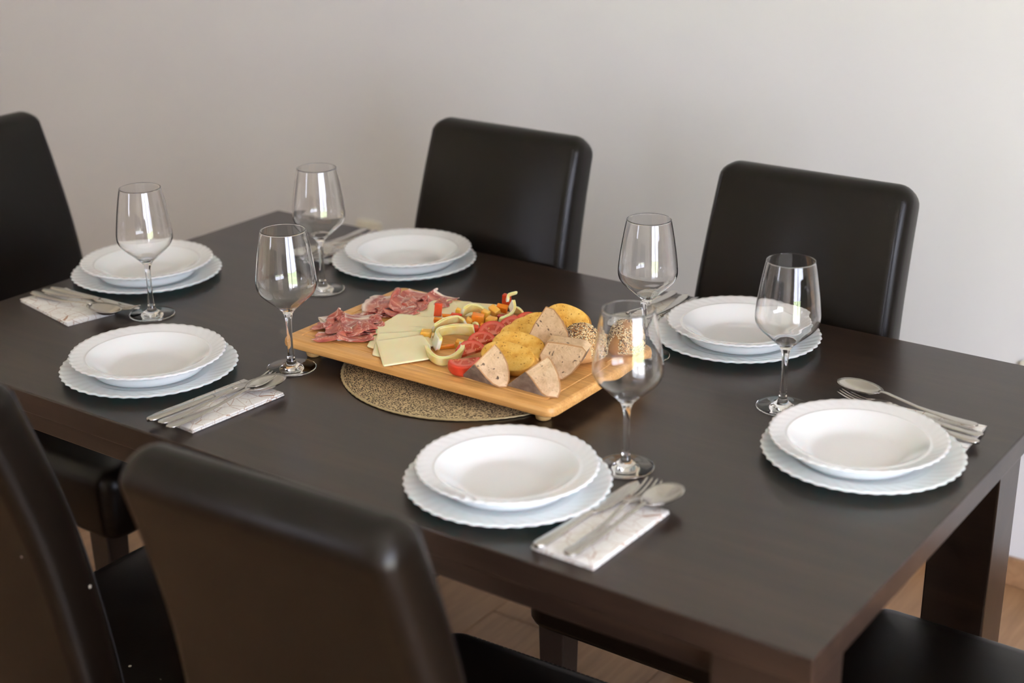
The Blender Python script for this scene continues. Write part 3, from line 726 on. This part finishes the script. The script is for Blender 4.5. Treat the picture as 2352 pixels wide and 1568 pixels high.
ruffle(-.968, .420, .50, .090, .046, 1.5, .012, .0030, 8, 'fatty ham slice along the back of the near ham pile')
ruffle(-.948, .388, .90, .078, .070, 1.7, .012, .0055, 21, 'pink ham slice heaped on top of the near ham pile')
ruffle(-.930, .392, 1.15, .062, .042, 1.3, .011, .0040, 33, 'small folded ham slice on the cheese side of the near ham pile')
ham(-.972, .498, 1.95, .105, .075, (.85, .75), .0006, 14, 'ham slice with a broad white fat edge at the left of the rear ham pile', .5)
ruffle(-.950, .518, .55, .080, .070, 1.4, .016, .0022, 17, 'tall folded ham slice in the middle of the rear ham pile')
ruffle(-.922, .540, .85, .080, .062, 1.5, .011, .0014, 25, 'ham slice in the rear pile next to the curved cheese slice')
ruffle(-.935, .566, .20, .090, .046, 1.8, .012, .0030, 29, 'ham slice with white fat rim along the far edge of the board')
ruffle(-.936, .484, .75, .070, .040, 1.2, .009, .0026, 37, 'narrow ham slice lying against the middle cheese slice')

def strip(path, h, th, label, tilt=(0, 0), mats=('pale', 'pulp'), name='pepper_strip'):
    """pepper strip: a band of height h, thickness th following a path; inner side is pulp"""
    P = catmull([Vector(p) for p in path], 6); rings = []; n = len(P)
    for i, p in enumerate(P):
        d = P[min(i+1, n-1)]-P[max(i-1, 0)]; d.z *= .3; d.normalize(); s = Vector((d.y, -d.x, 0)).normalized(); up = (Vector((0, 0, 1))+s*tilt[0]).normalized()
        hh = h*(1+.10*math.sin(i*.23+1)); e = .82 if i in (0, n-1) else 1.0
        tt = th*(1+.18*math.sin(i*.31+1))
        sec = [(-.5, .0), (-.42, .09), (-.12, .13), (.3, .10), (.5, .0+.06), (.5, .94), (.3, .90), (-.12, .87), (-.42, .91), (-.5, 1.0)]
        rings.append([p+s*(a*tt*e)+up*((b-.5)*hh*e+.5*hh) for a, b in sec])
    v, f = rings_geo(rings); c = Vector((sum(p[0] for p in v)/len(v), sum(p[1] for p in v)/len(v), 0)); z0 = min(p[2] for p in v)
    me = mesh(name, [(a-c.x, b-c.y, z-z0) for a, b, z in v], f, [M[q] for q in mats])
    k = len(rings[0])
    for q in range((n-1)*k):
        j = q % k
        if j in (4, 9, 3, 5): me.polygons[q].material_index = 0
        if j in (0, 1, 2, 6, 7, 8): me.polygons[q].material_index = 0 if j in (1, 2, 6, 7) and False else 0
        if j == 9 or j == 0 or j == 8: me.polygons[q].material_index = 1
    for q in range((n-1)*k, len(me.polygons)): me.polygons[q].material_index = 1
    o = link(name, me, loc=(c.x, c.y, z0)); md = o.modifiers.new('round', 'SUBSURF'); md.levels = 1; md.render_levels = 1
    return tag(o, label, 'pepper', 'pale pepper strips')
b0 = BT+.0004
strip([(-.780, .388, b0), (-.802, .407, b0+.001), (-.812, .429, b0+.003), (-.802, .449, b0+.004), (-.787, .460, b0+.003), (-.768, .466, b0+.002)], .023, .0065, 'largest curved pale yellow pepper strip, arching over orange bits', (.30, 0))
strip([(-.784, .374, b0), (-.764, .356, b0), (-.744, .349, b0), (-.735, .364, b0), (-.739, .389, b0+.001), (-.752, .402, b0+.002)], .019, .0065, 'pale yellow pepper strip curled beside the front tomato slice', (.25, 0))
strip([(-.830, .436, b0+.004), (-.831, .470, b0+.006), (-.821, .494, b0+.006), (-.802, .491, b0+.005)], .018, .0055, 'pale pepper strip behind the largest curved one', (.45, 0))
strip([(-.837, .521, b0+.004), (-.835, .541, b0+.006), (-.819, .549, b0+.006), (-.802, .545, b0+.004)], .019, .0055, 'whitish pepper strip lying against the rear cheese slices', (.4, 0))
strip([(-.772, .528, b0+.001), (-.766, .543, b0+.004), (-.767, .557, b0+.011), (-.777, .568, b0+.020)], .017, .006, 'tall pale pepper strip rising highest behind the tomatoes', (.5, 0))
strip([(-.780, .566, b0+.026), (-.786, .576, b0+.031), (-.778, .590, b0+.034)], .007, .004, 'thin hooked pepper end on top of the tall pale strip', (.3, 0))
strip([(-.790, .588, b0), (-.775, .592, b0), (-.758, .582, b0)], .014, .005, 'pale pepper strip at the back behind the last tomato slice', (.3, 0))
strip([(-.790, .492, b0+.002), (-.778, .488, b0+.004), (-.768, .478, b0+.002)], .014, .004, 'small white pepper end beside the largest tomato slice', (.2, 0))

def chunk(x, y, z, s, rot, mat, label, seed):
    rnd = random.Random(seed); b = bmesh.new(); bmesh.ops.create_cube(b, size=1)
    for v in b.verts: v.co = Vector((v.co.x*s[0]*rnd.uniform(.8, 1.1), v.co.y*s[1]*rnd.uniform(.8, 1.1), v.co.z*s[2]*rnd.uniform(.85, 1.1)))
    bmesh.ops.bevel(b, geom=b.edges[:], offset=min(s)*.13, segments=2, profile=.6, affect='EDGES')
    me = bpy.data.meshes.new('pepper_cube'); b.to_mesh(me); b.free(); me.materials.append(M[mat])
    R3 = Matrix.Rotation(rot[2], 3, 'Z') @ Matrix.Rotation(rot[1], 3, 'Y') @ Matrix.Rotation(rot[0], 3, 'X')
    for v in me.vertices: v.co = R3 @ v.co
    z0 = min(v.co.z for v in me.vertices)
    for v in me.vertices: v.co.z -= z0
    me.polygons.foreach_set('use_smooth', [True]*len(me.polygons))
    tag(link('pepper_cube', me, loc=(x, y, BT+z)), label, 'pepper', 'diced orange and red pepper')
CH_ = [(-.866, .500, .006, (.012, .005, .021), (.1, .1, .6), 'redp', 'upright red pepper piece standing on the cheese fan'),
 (-.846, .474, .006, (.012, .007, .008), (.3, .2, .7), 'orange', 'orange pepper piece at the foot of the upright red one'),
 (-.826, .420, .003, (.017, .013, .013), (.1, .1, .5), 'amber', 'amber pepper cube between the near cheese slice and the large strip'),
 (-.780, .412, .0004, (.024, .008, .005), (0, 0, .8), 'orange', 'flat orange pepper sliver inside the largest curved strip'),
 (-.766, .424, .0004, (.011, .010, .011), (.2, .1, .3), 'amber', 'small amber pepper cube inside the largest curved strip'),
 (-.846, .496, .010, (.014, .005, .004), (.2, .1, .7), 'orange', 'thin orange pepper sliver behind the pale strips'),
 (-.836, .508, .010, (.018, .004, .004), (.1, .2, .9), 'redp', 'thin red pepper sliver behind the pale strips'),
 (-.842, .520, .005, (.008, .006, .013), (.2, .3, .3), 'amber', 'pointed amber pepper piece against the cheese'),
 (-.797, .512, .0004, (.019, .016, .020), (.1, .1, .5), 'orange', 'biggest deep orange pepper cube in the middle'),
 (-.800, .534, .0004, (.013, .012, .019), (.1, .2, .2), 'amber', 'amber pepper cube right behind the biggest orange one'),
 (-.794, .552, .003, (.018, .012, .017), (.4, .3, -.3), 'amber', 'pale amber pepper cube tilted beside the red stack'),
 (-.778, .520, .0004, (.016, .014, .015), (.2, .1, .1), 'amber', 'amber pepper cube in front of the dark red one'),
 (-.783, .504, .0004, (.009, .008, .008), (.3, .4, .2), 'orange', 'tiny orange pepper bit below the amber cubes'),
 (-.806, .498, .0004, (.010, .012, .014), (.2, .5, .6), 'amber', 'amber pepper piece left of the biggest orange cube'),
 (-.773, .474, .0004, (.010, .010, .018), (.3, .1, .5), 'redp', 'red pepper piece at the right end of the largest strip'),
 (-.793, .582, .016, (.014, .008, .018), (.3, .2, .2), 'redp', 'topmost bright red pepper piece beside the tall pale strip'),
 (-.795, .572, .005, (.018, .010, .012), (.4, .2, .4), 'orange', 'orange red pepper piece under the topmost red one'),
 (-.775, .546, .0004, (.020, .010, .012), (.2, .2, .5), 'darkred', 'dark red pepper piece under the tall pale strip'),
 (-.758, .558, .0004, (.018, .008, .010), (.1, .1, .2), 'redp', 'red pepper piece behind the second tomato from the back')]
for i, (x, y, z, s, r, mt_, lb) in enumerate(CH_): chunk(x, y, z, s, r, mt_, lb, 50+i)

def tomato(x, y, z, R, th, rot, label, arc=PI):
    """half slice of tomato: cut faces of flesh, skin round the curved rim"""
    n = 28; V, Fq, mi = [], [], []; prof = [(-.5, .93), (-.3, .99), (0, 1.0), (.3, .98), (.5, .92)]
    for t, k in prof:
        for i in range(n+1):
            a = arc*i/n+(PI-arc)/2; V.append((R*k*math.cos(a), R*k*math.sin(a), t*th))
    for q in range(len(prof)-1):
        for i in range(n): Fq.append((q*(n+1)+i, q*(n+1)+i+1, (q+1)*(n+1)+i+1, (q+1)*(n+1)+i)); mi.append(1)
    o0 = 0; o1 = (len(prof)-1)*(n+1)
    c0 = len(V); V.append((0, 0, -.5*th)); c1 = len(V); V.append((0, 0, .5*th))
    for i in range(n): Fq.append((c0, i+1, i)); mi.append(0); Fq.append((c1, o1+i, o1+i+1)); mi.append(0)
    Fq.append((c0,)+tuple(q*(n+1) for q in range(len(prof)))+(c1,)); mi.append(0)
    Fq.append((c1,)+tuple(q*(n+1)+n for q in range(len(prof)))[::-1]+(c0,)); mi.append(0)
    me = mesh('tomato_slice', V, Fq, [M['tflesh'], M['tskin']], False); 
    for p, q in zip(me.polygons, mi): p.material_index = q; p.use_smooth = q == 1
    uvl = me.uv_layers.new(name='UVMap')
    for lp in me.loops: c = me.vertices[lp.vertex_index].co; uvl.data[lp.index].uv = (.5+c.x/R/2, .5+c.y/R/2)
    R3 = Matrix.Rotation(rot[2], 3, 'Z') @ Matrix.Rotation(rot[0], 3, 'X') @ Matrix.Rotation(rot[1], 3, 'Z')
    for v in me.vertices: v.co = R3 @ v.co
    z0 = min(v.co.z for v in me.vertices)
    for v in me.vertices: v.co.z -= z0
    tag(link('tomato_slice', me, loc=(x, y, BT+z)), label, 'tomato', 'halved tomato slices in a row')
az = .62                                      # slices face the near right
tomato(-.703, .352, .0004, .024, .017, (.18, PI+.15, az), 'nearest tomato slice, cut face up with shiny skin showing below')
tomato(-.724, .396, .002, .0235, .006, (.62, 0.35, az), 'tomato slice second from the near end of the row')
tomato(-.735, .438, .004, .0225, .006, (.58, .2, az), 'tomato slice third from the near end, tucked under the toast')
tomato(-.744, .478, .004, .0245, .007, (.75, 0.05, az), 'largest upright tomato slice in the middle of the row')
tomato(-.732, .514, .004, .0240, .006, (.70, -.1, az), 'tomato slice second from the far end of the row')
tomato(-.728, .548, .003, .0235, .006, (.62, -.1, az), 'farthest tomato slice at the back of the row')

def toast(c, L, Wd, th, euler, label, seed):
    """oval baguette slice: crumb faces, crust round the rim"""
    rnd = random.Random(seed); n = 44; o = rnd.uniform(0, 40); rings = []
    prof = [(.30, -.48), (.65, -.5), (.90, -.5), (.965, -.44), (1.0, -.25), (1.015, 0), (1.0, .25), (.965, .44), (.90, .5), (.65, .5), (.30, .48)]
    for k, t in prof:
        row = []
        for j in range(n):
            a = 2*PI*j/n; cc, ss = math.cos(a), math.sin(a); e = .88
            px = L/2*k*math.copysign(abs(cc)**e, cc); py = Wd/2*k*math.copysign(abs(ss)**e, ss)*(1+.06*cc)
            q = 1+.035*noise.noise(Vector((cc*1.6, ss*1.6, o)))
            dz = .0016*noise.noise(Vector((px*110, py*110, t*3+o))) if k < .93 else 0
            row.append(Vector((px*q, py*q, t*th+dz)))
        rings.append(row)
    v, f = rings_geo(rings); me = mesh('baguette_slice', v, f, [M['tcrumb'], M['tcrust']])
    for i, p in enumerate(me.polygons): p.material_index = 1 if 3*n <= i < 7*n else 0
    tag(link('baguette_slice', me, loc=c, rot=euler), label, 'bread', 'golden toasted baguette slices')
def lean(heading, tilt): return Matrix.Rotation(heading, 3, 'Z') @ Matrix.Rotation(tilt, 3, 'X')
def eul(heading, tilt, roll=0): return (Matrix.Rotation(heading, 3, 'Z') @ Matrix.Rotation(tilt, 3, 'X') @ Matrix.Rotation(roll, 3, 'Z')).to_euler()
toast((-.650, .386, BT+.021), .088, .050, .014, eul(.20, .50, -.18), 'front golden toast slice behind the near left dark bread wedge', 1)
toast((-.656, .421, BT+.0235), .088, .052, .014, eul(.16, .52, -.20), 'golden toast slice second from the front', 2)
toast((-.668, .455, BT+.0235), .086, .052, .014, eul(.12, .52, -.15), 'golden toast slice in the middle beside the largest tomato slice', 3)
toast((-.674, .488, BT+.0235), .084, .052, .014, eul(.10, .52, -.10), 'golden toast slice second from the back of its row', 4)
toast((-.682, .522, BT+.0205), .076, .048, .013, eul(.10, .50, -.10), 'golden toast slice mostly hidden behind the tall dark wedge', 5)
toast((-.654, .542, BT+.026), .080, .056, .014, eul(.15, .80, -.30), 'round golden toast slice standing at the back beside the rolls', 6)

def wedge(front, depth, label, seed, arc_from, tip=None, nlow=5):
    """thick piece of dark bread: cut face polygon 'front' pushed back by 'depth'; faces listed in arc_from are crust"""
    F0 = [Vector(p) for p in front]; D = Vector(depth); n = len(F0)
    b = bmesh.new(); A = [b.verts.new(p) for p in F0]; Q = [Vector((p.x+D.x, p.y+D.y, max(p.z+D.z, T+.0345))) for p in F0]
    if tip:                                   # low crust side runs flat from the face to one corner on the board
        tp = Vector((tip[0], tip[1], T+.0345))
        for i in range(nlow): Q[i] = tp.lerp(F0[nlow-1], .96*i/(nlow-1))
    B = [b.verts.new(q) for q in Q]
    ff = b.faces.new(A); b.faces.new(B[::-1])
    for i in range(n):
        j = (i+1) % n; fc = b.faces.new((A[i], B[i], B[j], A[j])); fc.material_index = 1 if i in arc_from else 0
    bmesh.ops.recalc_face_normals(b, faces=b.faces)
    rr_ = bmesh.ops.inset_individual(b, faces=[ff], thickness=.0018)
    for q in rr_['faces']: q.material_index = 2
    bmesh.ops.triangulate(b, faces=[q for q in b.faces if len(q.verts) > 4])
    bmesh.ops.subdivide_edges(b, edges=b.edges[:], cuts=4, use_grid_fill=True)
    bmesh.ops.triangulate(b, faces=b.faces[:])
    b.normal_update()
    for v in b.verts:
        k = noise.noise(v.co*90+Vector((seed, 0, 0)))+.6*noise.noise(v.co*230+Vector((0, seed, 0)))
        v.co += v.normal*(.0005*k)
    z0 = min(v.co.z for v in b.verts); c = sum((v.co for v in b.verts), Vector())/len(b.verts); dz = max(0, T+.0343-z0)
    for v in b.verts: v.co -= Vector((c.x, c.y, z0))
    me = bpy.data.meshes.new('bread_wedge'); b.to_mesh(me); b.free(); me.materials.append(M['rcrumb']); me.materials.append(M['rcrust']); me.materials.append(M['rrim'])
    me.polygons.foreach_set('use_smooth', [True]*len(me.polygons)); me.set_sharp_from_angle(angle=math.radians(38))
    tag(link('bread_wedge', me, loc=(c.x, c.y, z0+dz)), label, 'bread', 'dark rye bread wedges')
def P3(*l): return [(a, b, T+c) for a, b, c in l]
# face points run: low left corner, bottom, right curve, apex
wedge(P3((-.6573, .3147, .068), (-.6545, .324, .056), (-.6487, .3294, .045), (-.637, .3305, .037), (-.6275, .3315, .0345), (-.6190, .3384, .0345), (-.6180, .3440, .044), (-.6186, .3450, .054), (-.6225, .3460, .067), (-.6300, .3470, .078), (-.6390, .3490, .085), (-.6472, .3502, .089)), (-.016, .020, -.012), 'dark bread wedge at the near left with floury grey crust facing the camera', 1, tuple(range(10)), (-.6956, .3352))
wedge(P3((-.5799, .3272, .070), (-.5771, .3368, .058), (-.5715, .3415, .046), (-.5625, .3415, .037), (-.5532, .3405, .0345), (-.5391, .3461, .0345), (-.5375, .3510, .044), (-.5390, .3525, .054), (-.5410, .3510, .067), (-.5455, .3485, .079), (-.5520, .3500, .086), (-.5577, .3495, .091)), (-.016, .020, -.012), 'dark bread wedge nearest the right board corner with floury crust', 2, tuple(range(10)), (-.6230, .343))
def flat(pts, y0, k, z0): return [(a, y0+k*(z-z0), T+z) for a, z in pts]
wedge(flat([(-.614, .060), (-.606, .047), (-.592, .0345), (-.570, .0345), (-.556, .046), (-.545, .062), (-.538, .080), (-.546, .085), (-.575, .084), (-.604, .081)], .403, .30, .0345), (-.005, .020, .002), 'dark bread slice standing behind the near right wedge, seeded lower crust', 3, (0, 1, 2, 3, 4, 5))
wedge(flat([(-.658, .061), (-.640, .056), (-.600, .056), (-.586, .062), (-.581, .074), (-.587, .090), (-.600, .106), (-.615, .118), (-.629, .119), (-.643, .095)], .436, .22, .056), (-.010, .020, -.012), 'tallest dark bread wedge propped on the toast with pointed top', 4, (0, 3, 4, 5, 6, 7))

def roll(x, y, rx, ry, rz, rot, label, seed):
    o = tag(empty('seeded_roll', (x, y, BT+.0004), rot), label, 'bread roll', 'seeded bread rolls'); off = seed*7.3
    def surf(u, vv):
        a = 2*PI*u; ph = PI*vv; cz = math.cos(ph); rr = abs(math.sin(ph))**.95
        px, py = rx*rr*math.cos(a), ry*rr*math.sin(a); pz = rz*math.copysign(abs(cz)**.9, cz)
        if pz < 0: pz *= .45
        q = 1+.07*noise.noise(Vector((px*28+off, py*28, pz*28)))
        return Vector((px*q, py*q, pz*q+rz*.45))
    nu, nv = 48, 24; V, Fq = [], []
    for j in range(nv+1):
        for i in range(nu): V.append(surf(i/nu, .012+.976*j/nv))
    for j in range(nv):
        for i in range(nu): k = (i+1) % nu; Fq.append((j*nu+i, j*nu+k, (j+1)*nu+k, (j+1)*nu+i))
    Fq.append(tuple(range(nu))); Fq.append(tuple(range(nv*nu, nv*nu+nu)))
    obj('crust', V, Fq, M['roll'], o); rnd = random.Random(seed)
    for nm, cnt, mat, L in (('sesame_seeds', 1500, 'seed', .0032), ('poppy_seeds', 1700, 'poppy', .0021)):
        g = []
        for _ in range(cnt):
            u, vv = rnd.random(), .02+.52*math.sqrt(rnd.random())
            p = surf(u, vv); p1 = surf(u+.01, vv); p2 = surf(u, vv+.01)
            if noise.noise(Vector((p.x*45+off+3, p.y*45, 5))) < (-.30 if nm == 'sesame_seeds' else -.22): continue
            nrm = (p1-p).cross(p2-p); nrm = nrm.normalized() if nrm.length > 1e-12 else Vector((0, 0, 1))
            if nrm.dot(p-Vector((0, 0, rz*.3))) < 0: nrm = -nrm
            t = nrm.orthogonal().normalized(); t = Matrix.Rotation(rnd.uniform(0, 6.3), 3, nrm) @ t; s = nrm.cross(t)
            c = p+nrm*.0004; hw = L*.32
            vv_ = [c+t*L/2, c-t*L/2, c+s*hw, c-s*hw, c+nrm*.0009, c-nrm*.0006]
            g.append((vv_, [(0, 2, 4), (2, 1, 4), (1, 3, 4), (3, 0, 4), (2, 0, 5), (1, 2, 5), (3, 1, 5), (0, 3, 5)]))
        v, f = merge(*g); tag(obj(nm, v, f, M[mat], o, False), kind='stuff')
roll(-.590, .482, .034, .033, .038, .5, 'seeded bread roll left of the gap, behind the dark bread slices', 1)
roll(-.550, .541, .033, .036, .037, .3, 'seeded bread roll nearest the right edge of the board, seen through the glass', 2)
